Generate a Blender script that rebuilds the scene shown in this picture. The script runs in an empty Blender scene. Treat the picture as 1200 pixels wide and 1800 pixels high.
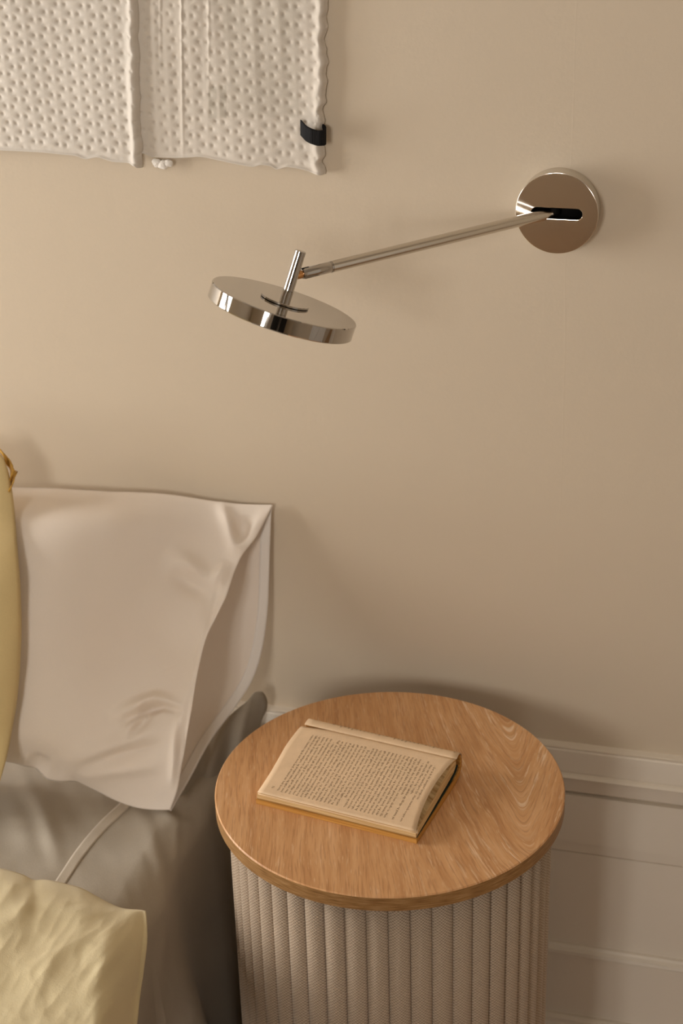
import bpy, bmesh, math, random
import numpy as np
from mathutils import Matrix, Vector

random.seed(7)
S = bpy.context.scene
COL = S.collection
PI = math.pi

# ------------------------------------------------------------------ camera
F_PX = 3000.0
CAM = np.array([0.0, -1.83, 1.75])
AX_R = np.array([0.9659, 0.2578, -0.0261])
AX_U = np.array([-0.0913, 0.4331, 0.8967])
AX_F = np.cross(AX_U, AX_R); AX_F /= np.linalg.norm(AX_F)
AX_R = AX_R / np.linalg.norm(AX_R)
AX_U = np.cross(AX_R, AX_F)
cd = bpy.data.cameras.new('camera'); cam = bpy.data.objects.new('camera', cd); COL.objects.link(cam)
cd.sensor_fit = 'VERTICAL'; cd.sensor_height = 36.0; cd.sensor_width = 24.0
cd.lens = 36.0 * F_PX / 1800.0
cd.clip_start = 0.02
cam.matrix_world = Matrix(((AX_R[0], AX_U[0], -AX_F[0], CAM[0]),
                           (AX_R[1], AX_U[1], -AX_F[1], CAM[1]),
                           (AX_R[2], AX_U[2], -AX_F[2], CAM[2]), (0, 0, 0, 1)))
cd.dof.use_dof = True; cd.dof.focus_distance = 1.84; cd.dof.aperture_fstop = 5.6
S.camera = cam

# ------------------------------------------------------------------ world, daylight, exposure
W = bpy.data.worlds.new('world'); S.world = W; W.use_nodes = True
W.node_tree.nodes['Background'].inputs[0].default_value = (0.75, 0.85, 1.0, 1)
W.node_tree.nodes['Background'].inputs[1].default_value = 0.6
X0, X1, Y0, ZC = -2.6, 1.7, -3.9, 2.75              # inside of the room: left, right, front, ceiling
WINDOWS_AND_FILL = [('left', -.62, .95, .45, 1.95, 88.0), ('front', -.95, .80, 1.35, 2.40, 66.0), ('front', 1.15, .60, 1.00, 2.15, 21.0)]     # wall, centre, width, sill, head, daylight; front ones added to light pillow and rail
for wall, wc, ww, wz0, wz1, en in WINDOWS_AND_FILL:
    ld = bpy.data.lights.new('window_and_fill_light', 'AREA'); lo = bpy.data.objects.new('window_and_fill_light', ld); COL.objects.link(lo)
    ld.shape = 'RECTANGLE'; ld.size = ww; ld.size_y = wz1-wz0
    ld.energy = en; ld.color = (1.0, 0.985, 0.97)
    if wall == 'left': lo.location = (X0-.2, wc, (wz0+wz1)/2); lo.rotation_euler = (PI/2, 0, -PI/2)      # faces +x, into the room
    else: lo.location = (wc, Y0-.2, (wz0+wz1)/2); lo.rotation_euler = (PI/2, 0, 0)                       # faces +y; added fill, no such opening known
S.view_settings.view_transform = 'Standard'; S.view_settings.look = 'None'
S.view_settings.gamma = 1.0; S.view_settings.use_curve_mapping = False
S.view_settings.exposure = -0.08

# ------------------------------------------------------------------ helpers
def ray(px, py):
    return (px-600)/F_PX*AX_R - (py-900)/F_PX*AX_U + AX_F
def atY(px, py, Y):
    d = ray(px, py); return CAM + d*((Y-CAM[1])/d[1])
def atZ(px, py, Z):
    d = ray(px, py); return CAM + d*((Z-CAM[2])/d[2])
def atX(px, py, X):
    d = ray(px, py); return CAM + d*((X-CAM[0])/d[0])
def proj(P):
    P = np.asarray(P, float)-CAM; d = P@AX_F
    return np.stack([600+F_PX*(P@AX_R)/d, 900-F_PX*(P@AX_U)/d], -1)

def srgb(r, g, b):
    f = lambda c: (c/12.92 if c <= .04045 else ((c+.055)/1.055)**2.4)
    return (f(r/255), f(g/255), f(b/255), 1.0)

def obj(name, mesh, mat=None, parent=None, smooth=True, loc=None):
    o = bpy.data.objects.new(name, mesh); COL.objects.link(o)
    if mat is not None and not mesh.materials: mesh.materials.append(mat)
    if smooth: mesh.polygons.foreach_set('use_smooth', [True]*len(mesh.polygons))
    if parent is not None: o.parent = parent
    if loc is not None: o.location = loc
    return o
def empty(name, loc, label, cat, group=None):
    o = bpy.data.objects.new(name, None); COL.objects.link(o)
    o.empty_display_size = .05; o.location = loc
    o['label'] = label; o['category'] = cat
    if group: o['group'] = group
    return o
def put(o, parent):                       # parent while keeping world coordinates of the mesh
    o.parent = parent
    o.matrix_parent_inverse = Matrix.Translation(-Vector(parent.location)) if parent.parent is None and parent.type == 'EMPTY' else Matrix()
    return o
def mesh_from(V, Fc, name='mesh'):
    me = bpy.data.meshes.new(name); me.from_pydata([tuple(map(float, v)) for v in V], [], Fc); me.update(); return me
def bm_mesh(bm, name='mesh'):
    me = bpy.data.meshes.new(name); bmesh.ops.recalc_face_normals(bm, faces=bm.faces); bm.to_mesh(me); bm.free(); return me
def structure(o): o['kind'] = 'structure'; return o

def box_bm(bm, x0, x1, y0, y1, z0, z1):
    vs = [bm.verts.new(p) for p in ((x0,y0,z0),(x1,y0,z0),(x1,y1,z0),(x0,y1,z0),(x0,y0,z1),(x1,y0,z1),(x1,y1,z1),(x0,y1,z1))]
    for f in ((3,2,1,0),(4,5,6,7),(0,1,5,4),(1,2,6,5),(2,3,7,6),(3,0,4,7)): bm.faces.new([vs[i] for i in f])
def box_mesh(*a, bevel=0):
    bm = bmesh.new(); box_bm(bm, *a)
    if bevel: bmesh.ops.bevel(bm, geom=bm.edges[:], offset=bevel, segments=2, affect='EDGES', profile=.5)
    return bm_mesh(bm)
def auto_flat(o, ang=35):
    me = o.data
    bm = bmesh.new(); bm.from_mesh(me)
    for e in bm.edges:
        if len(e.link_faces) == 2 and e.calc_face_angle(0) > math.radians(ang): e.smooth = False
    bm.to_mesh(me); bm.free(); return o

def frame_from(zdir):
    z = Vector(zdir).normalized()
    x = z.orthogonal().normalized(); y = z.cross(x)
    return x, y, z
def lathe(profile, origin, zdir, n=64, cap=True):
    """profile: list of (r, h) along zdir; a closed solid when it starts and ends at r=0"""
    x, y, z = frame_from(zdir); o = Vector(origin)
    bm = bmesh.new(); rings = []
    for r, h in profile:
        if r <= 1e-7: rings.append([bm.verts.new(o+z*h)])
        else: rings.append([bm.verts.new(o+z*h+(x*math.cos(2*PI*k/n)+y*math.sin(2*PI*k/n))*r) for k in range(n)])
    for a, b in zip(rings, rings[1:]):
        for k in range(n):
            k2 = (k+1) % n
            if len(a) == 1 and len(b) == 1: continue
            if len(a) == 1: bm.faces.new((a[0], b[k], b[k2]))
            elif len(b) == 1: bm.faces.new((a[k], b[0], a[k2]))
            else: bm.faces.new((a[k], b[k], b[k2], a[k2]))
    return bm_mesh(bm)

# numpy value noise
_rs = np.random.RandomState(3); _T = _rs.rand(256, 256)
def vnoise(x, y):
    xi = np.floor(x).astype(int); yi = np.floor(y).astype(int); fx = x-xi; fy = y-yi
    fx = fx*fx*fx*(fx*(fx*6-15)+10); fy = fy*fy*fy*(fy*(fy*6-15)+10)
    g = lambda a, b: _T[a % 256, b % 256]
    return ((g(xi,yi)*(1-fx)+g(xi+1,yi)*fx)*(1-fy)+(g(xi,yi+1)*(1-fx)+g(xi+1,yi+1)*fx)*fy)*2-1
def fbm(x, y, o=4, gain=.5):
    s = 0; a = 1
    for k in range(o): s = s+a*vnoise(x*2**k+17*k, y*2**k+5*k); a *= gain
    return s
def ridged(x, y, o=3):
    s = 0; a = 1
    for k in range(o): s = s+a*(1-np.abs(vnoise(x*2**k+31*k, y*2**k+11*k))*2); a *= .5
    return s
def sstep(a, b, x):
    t = np.clip((x-a)/(b-a), 0, 1); return t*t*(3-2*t)
def interp(x, pts):
    pts = np.array(pts, float); xs = pts[:, 0]
    out = [pchip(x, xs, pts[:, k]) for k in range(1, pts.shape[1])]
    return out[0] if len(out) == 1 else np.stack(out, -1)
def pchip(x, xs, ys):
    x = np.asarray(x, float); h = np.diff(xs); d = np.diff(ys)/h; m = np.zeros_like(ys)
    m[0] = d[0]; m[-1] = d[-1]
    for i in range(1, len(xs)-1):
        if d[i-1]*d[i] > 0:
            w1 = 2*h[i]+h[i-1]; w2 = h[i]+2*h[i-1]; m[i] = (w1+w2)/(w1/d[i-1]+w2/d[i])
    i = np.clip(np.searchsorted(xs, x)-1, 0, len(xs)-2); t = np.clip((x-xs[i])/h[i], 0, 1)
    return (2*t**3-3*t**2+1)*ys[i]+(t**3-2*t**2+t)*h[i]*m[i]+(-2*t**3+3*t**2)*ys[i+1]+(t**3-t**2)*h[i]*m[i+1]
def grid_normals(P):
    du = np.gradient(P, axis=1); dv = np.gradient(P, axis=0)
    n = np.cross(du, dv); n /= np.linalg.norm(n, axis=-1, keepdims=True)+1e-12; return n
def seg_dist(q, line):
    """distance of points q (...,2) to a polyline, and the parameter 0..1 along it"""
    L = np.array(line, float); best = np.full(q.shape[:-1], 1e9); par = np.zeros(q.shape[:-1]); side = np.zeros(q.shape[:-1])
    ln = np.r_[0, np.cumsum(np.hypot(*np.diff(L, axis=0).T))]
    for i in range(len(L)-1):
        a, b = L[i], L[i+1]; ab = b-a; t = np.clip(((q-a)@ab)/(ab@ab), 0, 1)
        dv = q-(a+t[..., None]*ab); d = np.hypot(dv[..., 0], dv[..., 1]); m = d < best
        sd = ab[0]*dv[..., 1]-ab[1]*dv[..., 0]
        best = np.where(m, d, best); par = np.where(m, (ln[i]+t*(ln[i+1]-ln[i]))/ln[-1], par); side = np.where(m, np.sign(sd), side)
    return best, par, side
def strokes(P, Nn, lst, gain=.62):
    """creases and ridges: (polyline, half width, height) drawn where the fabric lies; the height fades at both ends"""
    q = proj(P); h = np.zeros(P.shape[:2])
    for line, w, a in lst:
        d, t, s = seg_dist(q, line)
        h += gain*a*np.exp(-(d/(1.25*w))**2)*np.sin(np.pi*np.clip(t, 0, 1))**1.3
    return P+Nn*h[..., None]
def grid_faces(nv, nu, off=0):
    return [(off+j*nu+i, off+j*nu+i+1, off+(j+1)*nu+i+1, off+(j+1)*nu+i) for j in range(nv-1) for i in range(nu-1)]
def sheet_mesh(P, thick=None, Nn=None):
    """one grid, or a closed shell of the given thickness"""
    nv, nu = P.shape[:2]
    if thick is None: return mesh_from(P.reshape(-1, 3), grid_faces(nv, nu))
    if Nn is None: Nn = grid_normals(P)
    B = P-Nn*thick
    V = np.concatenate([P.reshape(-1, 3), B.reshape(-1, 3)]); n = nv*nu
    Fc = grid_faces(nv, nu)+[f[::-1] for f in grid_faces(nv, nu, n)]
    rim = [i for i in range(nu)]+[j*nu+nu-1 for j in range(1, nv)]+[(nv-1)*nu+i for i in range(nu-2, -1, -1)]+[j*nu for j in range(nv-2, 0, -1)]
    for a, b in zip(rim, rim[1:]+rim[:1]): Fc.append((b, a, a+n, b+n))
    return mesh_from(V, Fc)
def resample(pts, n):
    p = np.array(pts, float); d = np.r_[0, np.cumsum(np.linalg.norm(np.diff(p[:, :2], axis=0), axis=1))]; d /= d[-1]
    t = np.linspace(0, 1, n); return np.stack([pchip(t, d, p[:, k]) for k in range(p.shape[1])], -1)

# ------------------------------------------------------------------ materials
class NT:
    def __init__(s, name):
        s.m = bpy.data.materials.new(name); s.m.use_nodes = True; s.t = s.m.node_tree
        s.b = s.t.nodes['Principled BSDF']; s.out = s.t.nodes['Material Output']
    def n(s, typ, **kw):
        nd = s.t.nodes.new(typ)
        for k, v in kw.items():
            if isinstance(k, str) and hasattr(nd, k): setattr(nd, k, v)
        return nd
    def l(s, a, b): s.t.links.new(a, b)
    def val(s, x, inp):
        if hasattr(x, 'is_output'): s.l(x, inp)
        else: inp.default_value = x
    def math(s, op, a, b=0.0, c=None):
        nd = s.t.nodes.new('ShaderNodeMath'); nd.operation = op; s.val(a, nd.inputs[0]); s.val(b, nd.inputs[1])
        if c is not None: s.val(c, nd.inputs[2])
        return nd.outputs[0]
    def coord(s, which='Object'): return s.t.nodes.new('ShaderNodeTexCoord').outputs[which]
    def mapped(s, scale=(1,1,1), rot=(0,0,0), loc=(0,0,0), which='Object'):
        mp = s.t.nodes.new('ShaderNodeMapping'); s.l(s.coord(which), mp.inputs[0])
        mp.inputs['Scale'].default_value = scale; mp.inputs['Rotation'].default_value = rot; mp.inputs['Location'].default_value = loc
        return mp.outputs[0]
    def noise(s, vec, scale, detail=3, rough=.5):
        nd = s.t.nodes.new('ShaderNodeTexNoise'); s.l(vec, nd.inputs['Vector'])
        nd.inputs['Scale'].default_value = scale; nd.inputs['Detail'].default_value = detail; nd.inputs['Roughness'].default_value = rough
        return nd.outputs['Fac']
    def ramp(s, fac, stops):
        nd = s.t.nodes.new('ShaderNodeValToRGB'); s.l(fac, nd.inputs[0]); e = nd.color_ramp.elements
        while len(e) < len(stops): e.new(.5)
        for i, (p, c) in enumerate(stops): e[i].position = p; e[i].color = c
        return nd.outputs[0]
    def mix(s, fac, a, b, mode='MIX'):
        nd = s.t.nodes.new('ShaderNodeMix'); nd.data_type = 'RGBA'; nd.blend_type = mode
        s.val(fac, nd.inputs[0]); s.val(a, nd.inputs[6]); s.val(b, nd.inputs[7]); return nd.outputs[2]
    def bump(s, h, strength, dist):
        nd = s.t.nodes.new('ShaderNodeBump'); s.l(h, nd.inputs['Height']); nd.inputs['Strength'].default_value = strength; nd.inputs['Distance'].default_value = dist
        s.l(nd.outputs[0], s.b.inputs['Normal']); return nd
    def set(s, **kw):
        for k, v in kw.items():
            k = k.replace('_', ' '); s.val(v, s.b.inputs[k])
        return s

def cloth(name, col, weave=2400, bumpd=.00025, var=.05, sheen=.15, crumple=0):
    t = NT(name); co = t.coord()
    n1 = t.noise(co, 7, 3); n2 = t.noise(t.mapped((weave, weave*.25, weave)), 1, 2); n3 = t.noise(t.mapped((weave*.25, weave, weave*.25)), 1, 2)
    th = t.math('ADD', n2, n3)
    f = t.math('MULTIPLY_ADD', th, .25, t.math('MULTIPLY', n1, .5))
    dk = tuple(c*(1-var*2.2) for c in col[:3])+(1,); lt = tuple(min(1, c*(1+var)) for c in col[:3])+(1,)
    t.set(Base_Color=t.ramp(f, [(.25, dk), (.75, lt)]), Roughness=.9, Sheen_Weight=sheen)
    t.b.inputs['Specular IOR Level'].default_value = .2
    h = th
    if crumple:
        nd = t.noise(co, 38, 4, .55); h = t.math('MULTIPLY_ADD', nd, crumple, th)
    t.bump(h, .5, bumpd)
    return t.m
def paint(name, col, scale=260, dist=.0006, rough=.6, strength=.35):
    t = NT(name); co = t.coord()
    n = t.noise(co, scale, 3, .6); n2 = t.noise(co, 1.7, 2)
    t.set(Base_Color=t.ramp(n2, [(.2, tuple(c*.97 for c in col[:3])+(1,)), (.8, tuple(min(1, c*1.03) for c in col[:3])+(1,))]), Roughness=rough)
    t.b.inputs['Specular IOR Level'].default_value = .25
    t.bump(n, strength, dist); return t.m
def metal(name, col, rough, bump=0):
    t = NT(name); t.set(Base_Color=col, Metallic=1.0, Roughness=rough)
    if bump: t.bump(t.noise(t.coord(), 60, 2), .3, bump)
    return t.m
def plain(name, col, rough=.6, spec=.3):
    t = NT(name); co = t.coord(); n = t.noise(co, 55, 3)
    t.set(Base_Color=t.ramp(n, [(.3, tuple(c*.93 for c in col[:3])+(1,)), (.7, col)]), Roughness=rough)
    t.b.inputs['Specular IOR Level'].default_value = spec; return t.m

def mat_wall():
    t = NT('beige_wall_paint'); co = t.coord()
    n = t.noise(co, 230, 3, .6); nb = t.noise(co, 40, 2); n2 = t.noise(co, 1.3, 2)
    col = srgb(206, 189, 165)
    t.set(Base_Color=t.ramp(n2, [(.2, tuple(c*.98 for c in col[:3])+(1,)), (.8, tuple(c*1.02 for c in col[:3])+(1,))]), Roughness=.55)
    t.b.inputs['Specular IOR Level'].default_value = .25
    # paper seam: a hair-thin ridge that wanders along the vertical joint
    sx = t.n('ShaderNodeSeparateXYZ'); t.l(co, sx.inputs[0])
    wob = t.math('MULTIPLY', t.math('SUBTRACT', t.noise(t.mapped((0, 0, 3)), 1, 2), .5), .02)
    d = t.math('ABSOLUTE', t.math('ADD', t.math('SUBTRACT', sx.outputs[0], -.243), wob))
    seam = t.math('MULTIPLY', t.math('SUBTRACT', 1.0, t.math('SMOOTH_MIN', t.math('DIVIDE', d, .0012), 1.0, .3)), .28)
    h = t.math('ADD', t.math('MULTIPLY_ADD', nb, .5, n), seam)
    t.bump(h, .3, .0006); return t.m

def mat_oak(edge=False):
    t = NT('oak_edge_banding' if edge else 'limed_oak_veneer')
    if edge:
        mp = t.mapped((1, 1, 1)); sx = t.n('ShaderNodeSeparateXYZ'); t.l(mp, sx.inputs[0])
        ang = t.math('ARCTAN2', sx.outputs[1], sx.outputs[0])
        cb = t.n('ShaderNodeCombineXYZ'); t.val(t.math('MULTIPLY', ang, 9.0), cb.inputs[0]); t.val(t.math('MULTIPLY', sx.outputs[2], 700.0), cb.inputs[1])
        n = t.noise(cb.outputs[0], 1, 4, .6)
        c = t.ramp(n, [(.3, srgb(118, 82, 44)), (.5, srgb(150, 110, 65)), (.72, srgb(176, 138, 92))])
        t.set(Base_Color=c, Roughness=.5); t.b.inputs['Specular IOR Level'].default_value = .3
        t.bump(n, .25, .0006); return t.m
    mp = t.mapped((1, 1, 1), rot=(0, 0, math.radians(-15.7)))   # a: along the grain (y), b: across (x)
    sx = t.n('ShaderNodeSeparateXYZ'); t.l(mp, sx.inputs[0]); b, a = sx.outputs[0], sx.outputs[1]
    # cathedral figure right of the middle, straight grain on the left
    bw = t.math('ADD', b, t.math('MULTIPLY', t.math('SUBTRACT', t.noise(t.mapped((9, 5, 1)), 1, 2), .5), .018))
    u = t.math('SUBTRACT', bw, .150)
    fall = t.math('POWER', 2.718, t.math('MULTIPLY', t.math('POWER', t.math('DIVIDE', u, .105), 2.0), -1.0))
    au = t.math('SQRT', t.math('ADD', t.math('MULTIPLY', u, u), .00005))
    c = t.math('SUBTRACT', au, t.math('MULTIPLY', t.math('MULTIPLY', a, .30), fall))
    def streak(fc, fa, det=3, ro=.55):
        cb = t.n('ShaderNodeCombineXYZ'); t.val(t.math('MULTIPLY', c, fc), cb.inputs[0]); t.val(t.math('MULTIPLY', a, fa), cb.inputs[1]); t.val(t.math('MULTIPLY', b, 2.0), cb.inputs[2])
        return t.noise(cb.outputs[0], 1, det, ro)
    s1 = streak(95, 6, 4, .6); s2 = streak(430, 34, 3, .6); s3 = streak(640, 30, 2, .5)
    base = t.ramp(s1, [(.28, srgb(190, 136, 86)), (.5, srgb(209, 157, 106)), (.75, srgb(222, 174, 126))])
    base = t.mix(t.math('MULTIPLY', t.ramp(s3, [(.52, (0,0,0,1)), (.66, (1,1,1,1))]), .45), base, srgb(160, 108, 64))
    # pale lime sits in the pores, strongest along the open growth bands of the right half
    bands = streak(150, 1.2, 2, .5)
    ring = t.ramp(bands, [(.50, (0,0,0,1)), (.60, (1,1,1,1))])
    side = t.ramp(t.math('ADD', t.math('MULTIPLY', b, 2.5), .45), [(.38, (.10,.10,.10,1)), (.75, (1,1,1,1))])
    pores = t.ramp(s2, [(.50, (0,0,0,1)), (.62, (1,1,1,1))])
    lime = t.math('MULTIPLY', t.math('MULTIPLY', pores, t.math('ADD', t.math('MULTIPLY', ring, .85), .15)), side)
    fine = t.ramp(streak(520, 40, 2), [(.62, (0,0,0,1)), (.72, (1,1,1,1))])
    lime = t.math('MAXIMUM', t.math('MULTIPLY', lime, .75), t.math('MULTIPLY', fine, .36))
    base = t.mix(lime, base, srgb(238, 212, 178))
    t.set(Base_Color=base, Roughness=.42); t.b.inputs['Specular IOR Level'].default_value = .35
    t.bump(t.math('ADD', s2, s3), .12, .0004); return t.m

def mat_weave():
    t = NT('woven_cream_upholstery'); sx = t.n('ShaderNodeSeparateXYZ'); t.l(t.coord(), sx.inputs[0])
    k = 2*PI/.0040
    w = t.math('MULTIPLY', t.math('SINE', t.math('MULTIPLY', sx.outputs[0], k)), t.math('SINE', t.math('MULTIPLY', sx.outputs[2], k)))
    w = t.math('MULTIPLY_ADD', w, .5, .5)
    n = t.noise(t.coord(), 400, 2)
    f = t.math('MULTIPLY_ADD', n, .35, t.math('MULTIPLY', w, .65))
    t.set(Base_Color=t.ramp(f, [(.1, srgb(132, 112, 91)), (.8, srgb(194, 173, 149))]), Roughness=.95, Sheen_Weight=.2)
    t.b.inputs['Specular IOR Level'].default_value = .15
    t.bump(w, .65, .0008); return t.m

def mat_pages(name, base, dark, freq=1500):
    t = NT(name); sx = t.n('ShaderNodeSeparateXYZ'); t.l(t.coord(), sx.inputs[0])
    cb = t.n('ShaderNodeCombineXYZ'); t.val(t.math('MULTIPLY', sx.outputs[0], 6.0), cb.inputs[0]); t.val(t.math('MULTIPLY', sx.outputs[1], 12.0), cb.inputs[1]); t.val(t.math('MULTIPLY', sx.outputs[2], freq), cb.inputs[2])
    n = t.noise(cb.outputs[0], 1, 2); t.set(Base_Color=t.ramp(n, [(.35, dark), (.6, base)]), Roughness=.8)
    t.b.inputs['Specular IOR Level'].default_value = .15
    t.bump(n, .4, .0005); return t.m

M = dict(
    wall=mat_wall(), white_paint=paint('pale_wainscot_paint', srgb(228, 216, 198), 160, .0002, .45),
    room_paint=paint('room_paint', srgb(206, 191, 168)), ceil=paint('ceiling_paint', srgb(186, 177, 164)),
    door_paint=paint('white_door_paint', srgb(226, 222, 214), 120, .0002, .4),
    chrome=metal('polished_chrome', (.50, .475, .445, 1), .035), steel=metal('satin_steel_arm', (.66, .62, .56, 1), .2, .00005),
    face=metal('polished_canopy_face', (.95, .86, .76, 1), .13, .00012), copper=metal('copper_pivot', (.72, .38, .16, 1), .3),
    black=plain('black_cavity', (.006, .005, .004, 1), .7, .1), tape=plain('black_grosgrain', (.010, .009, .009, 1), .8, .2),
    pillow=cloth('white_cotton', srgb(240, 226, 210), 2600, .0002, .03), hem=cloth('white_cotton_hem', srgb(240, 231, 220), 2600, .0002, .03),
    sheet=cloth('grey_beige_linen', srgb(178, 166, 148), 1700, .0004, .08), sheet_hem=cloth('linen_hem', srgb(196, 183, 164), 1700, .0004, .05),
    yellow=cloth('pale_yellow_linen', srgb(222, 206, 165), 1600, .0006, .05, crumple=.5), yellow2=cloth('dusty_yellow_cotton', srgb(224, 200, 146), 2000, .0003, .07),
    ochre=cloth('ochre_trim', srgb(208, 160, 70), 2000, .0003, .06), quilt=cloth('white_quilted_cotton', srgb(214, 204, 190), 2600, .0002, .02, sheen=.3),
    tuft=cloth('white_batting', srgb(236, 228, 216), 900, .001, .03, sheen=.5),
    oak=mat_oak(), oak_edge=mat_oak(True), weave=mat_weave(),
    page=plain('aged_page', srgb(230, 198, 160), .8, .15), pages=mat_pages('page_edges', srgb(216, 180, 128), srgb(176, 132, 80), 1100),
    amber=mat_pages('tinted_page_edges', srgb(206, 152, 78), srgb(176, 120, 54), 1400), ink=plain('faded_ink', srgb(136, 110, 82), .8, .1),
    cover=plain('dark_green_card_cover', srgb(30, 44, 34), .6, .3), frame=plain('white_window_frame', srgb(222, 216, 206), .5, .3),
    mattress=cloth('mattress_ticking', srgb(214, 206, 194)), floor_wood=plain('floor_boards', srgb(188, 152, 114), .5, .3), dark_stand_in=plain('near_black_stand_in', srgb(22, 19, 17), .5, .3),
    brown=plain('walnut_chest', srgb(128, 92, 62), .5, .3), emit=None)
def glass_mat():
    t = NT('window_glass'); tr = t.n('ShaderNodeBsdfTransparent'); gl = t.n('ShaderNodeBsdfGlossy'); gl.inputs['Roughness'].default_value = .02
    mx = t.n('ShaderNodeMixShader'); mx.inputs[0].default_value = .06
    t.l(tr.outputs[0], mx.inputs[1]); t.l(gl.outputs[0], mx.inputs[2]); t.l(mx.outputs[0], t.out.inputs[0]); return t.m
M['glass'] = glass_mat()

# ------------------------------------------------------------------ the room
structure(obj('floor', box_mesh(X0-.1, X1+.1, Y0-.1, .1, -.1, 0), M['floor_wood'], smooth=False))
structure(obj('ceiling', box_mesh(X0-.1, X1+.1, Y0-.1, .1, ZC, ZC+.1), M['ceil'], smooth=False))
structure(obj('wall_back', box_mesh(X0, X1, 0, .1, 0, ZC), M['wall'], smooth=False))
structure(obj('wall_right', box_mesh(X1, X1+.1, Y0-.1, .1, 0, ZC), M['room_paint'], smooth=False))
def walled_box(bm, wall, a0, a1, t0, t1, z0, z1):       # a: along the wall, t: depth outward from the inner face
    if wall == 'left': box_bm(bm, X0-t1, X0-t0, a0, a1, z0, z1)
    else: box_bm(bm, a0, a1, Y0-t1, Y0-t0, z0, z1)
for wall, lo_, hi_ in (('left', Y0-.1, .1), ('front', X0, X1)):
    bm = bmesh.new(); at_ = lo_
    for _, wc, ww, wz0, wz1, en in [w for w in WINDOWS_AND_FILL if w[0] == wall]:
        walled_box(bm, wall, at_, wc-ww/2, 0, .1, 0, ZC); at_ = wc+ww/2
        walled_box(bm, wall, wc-ww/2, at_, 0, .1, 0, wz0); walled_box(bm, wall, wc-ww/2, at_, 0, .1, wz1, ZC)
    walled_box(bm, wall, at_, hi_, 0, .1, 0, ZC)
    structure(obj('wall_'+wall, bm_mesh(bm), M['room_paint'], smooth=False))
for i, (wall, wc, ww, wz0, wz1, en) in enumerate(WINDOWS_AND_FILL):  # front frames are unseen additions around the fill lights
    y0, y1 = wc-ww/2, wc+ww/2
    bm = bmesh.new()
    for a in ((y0, y0+.06, wz0, wz1), (y1-.06, y1, wz0, wz1), (wc-.035, wc+.035, wz0, wz1), (y0, y1, wz0, wz0+.06), (y0, y1, wz1-.06, wz1), (y0, y1, wz1-.5, wz1-.46)):
        walled_box(bm, wall, a[0], a[1], .015, .075, a[2], a[3])
    win = structure(obj('window_%d' % (i+1), bm_mesh(bm), M['frame'], smooth=False))
    bm = bmesh.new(); walled_box(bm, wall, y0+.03, y1-.03, .043, .047, wz0+.03, wz1-.03); obj('pane', bm_mesh(bm), M['glass'], win, smooth=False)
    bm = bmesh.new(); walled_box(bm, wall, y0-.05, y1+.05, -.12, 0, wz0-.03, wz0); obj('sill', bm_mesh(bm), M['frame'], win, smooth=False)
bm = bmesh.new()                                                     # white panelled door in the right wall
DY = -1.05
box_bm(bm, X1-.03, X1, DY-.42, DY+.42, 0, 2.05)
door = structure(obj('door_1', bm_mesh(bm), M['door_paint'], smooth=False))
for z0_, z1_ in ((.2, .95), (1.1, 1.9)):
    obj('panel', box_mesh(X1-.042, X1-.03, DY-.3, DY+.3, z0_, z1_, bevel=.01), M['door_paint'], door, smooth=False)
bm = bmesh.new()
for a in ((DY-.52, DY-.42, 0, 2.15), (DY+.42, DY+.52, 0, 2.15), (DY-.42, DY+.42, 2.05, 2.15)): box_bm(bm, X1-.05, X1, *a)
obj('casing', bm_mesh(bm), M['door_paint'], door, smooth=False)
obj('handle', lathe([(0, 0), (.011, 0), (.011, .11), (0, .11)], (X1-.07, DY-.35, 1.02), (0, 1, 0), 20), M['chrome'], door)

# wainscot: profiles run along the wall (y is how far they stand out, z the height)
def moulding(name, prof, x0=X0, x1=X1, mat=M['white_paint']):
    n = len(prof); V = [(x0, y, z) for y, z in prof]+[(x1, y, z) for y, z in prof]
    Fc = [(i, i+1, n+i+1, n+i) for i in range(n-1)]+[(n-1, 0, n, 2*n-1)]+[tuple(range(n))[::-1], tuple(range(n, 2*n))]
    bm = bmesh.new(); vs = [bm.verts.new(v) for v in V]
    for f in Fc: bm.faces.new([vs[i] for i in f])
    return structure(obj(name, bm_mesh(bm), mat, smooth=False))
def zat(py, y): return float(atY(1200, py, y)[2])
R1, R2, R3, R4 = zat(1329.5, 0), zat(1341, -.014), zat(1386, -.018), zat(1396, -.024)
R5 = zat(1417, -.004)
moulding('trim_1', [(0.0, R5-.002), (-.004, R5), (-.008, R5+.004), (-.012, R4-.004), (-.021, R4-.001), (-.024, R4+.002), (-.024, R3-.003), (-.021, R3-.0005), (-.017, R3+.001), (-.018, R3+.004), (-.016, R2-.003), (-.0135, R2-.0005), (-.015, R2+.001), (-.014, R1-.003), (-.010, R1), (0, R1+.0005)])
G1, G2 = zat(1506, -.006), zat(1524, 0)
moulding('trim_2', [(0, G2), (-.003, G2+.003), (-.0035, G1-.003), (-.0075, G1), (-.0075, R5-.003), (0, R5-.003)])
P1, P2 = zat(1687, 0), zat(1713, -.012)
moulding('trim_3', [(0, P2-.004), (-.006, P2-.002), (-.010, P2+.002), (-.008, P2+.006), (-.012, P2+.009), (-.012, P1-.006), (-.007, P1-.003), (-.005, P1), (0, P1+.001)])
B1 = zat(1812, 0)
moulding('baseboard_back', [(0, 0), (-.018, 0), (-.018, B1-.018), (-.015, B1-.012), (-.012, B1-.010), (-.011, B1-.003), (-.006, B1), (0, B1)])
moulding('trim_4', [(0, B1), (-.0015, B1), (-.0015, P2-.004), (0, P2-.004)])
moulding('trim_5', [(0, P1+.001), (-.0012, P1+.001), (-.0012, G2), (0, G2)])

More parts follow.
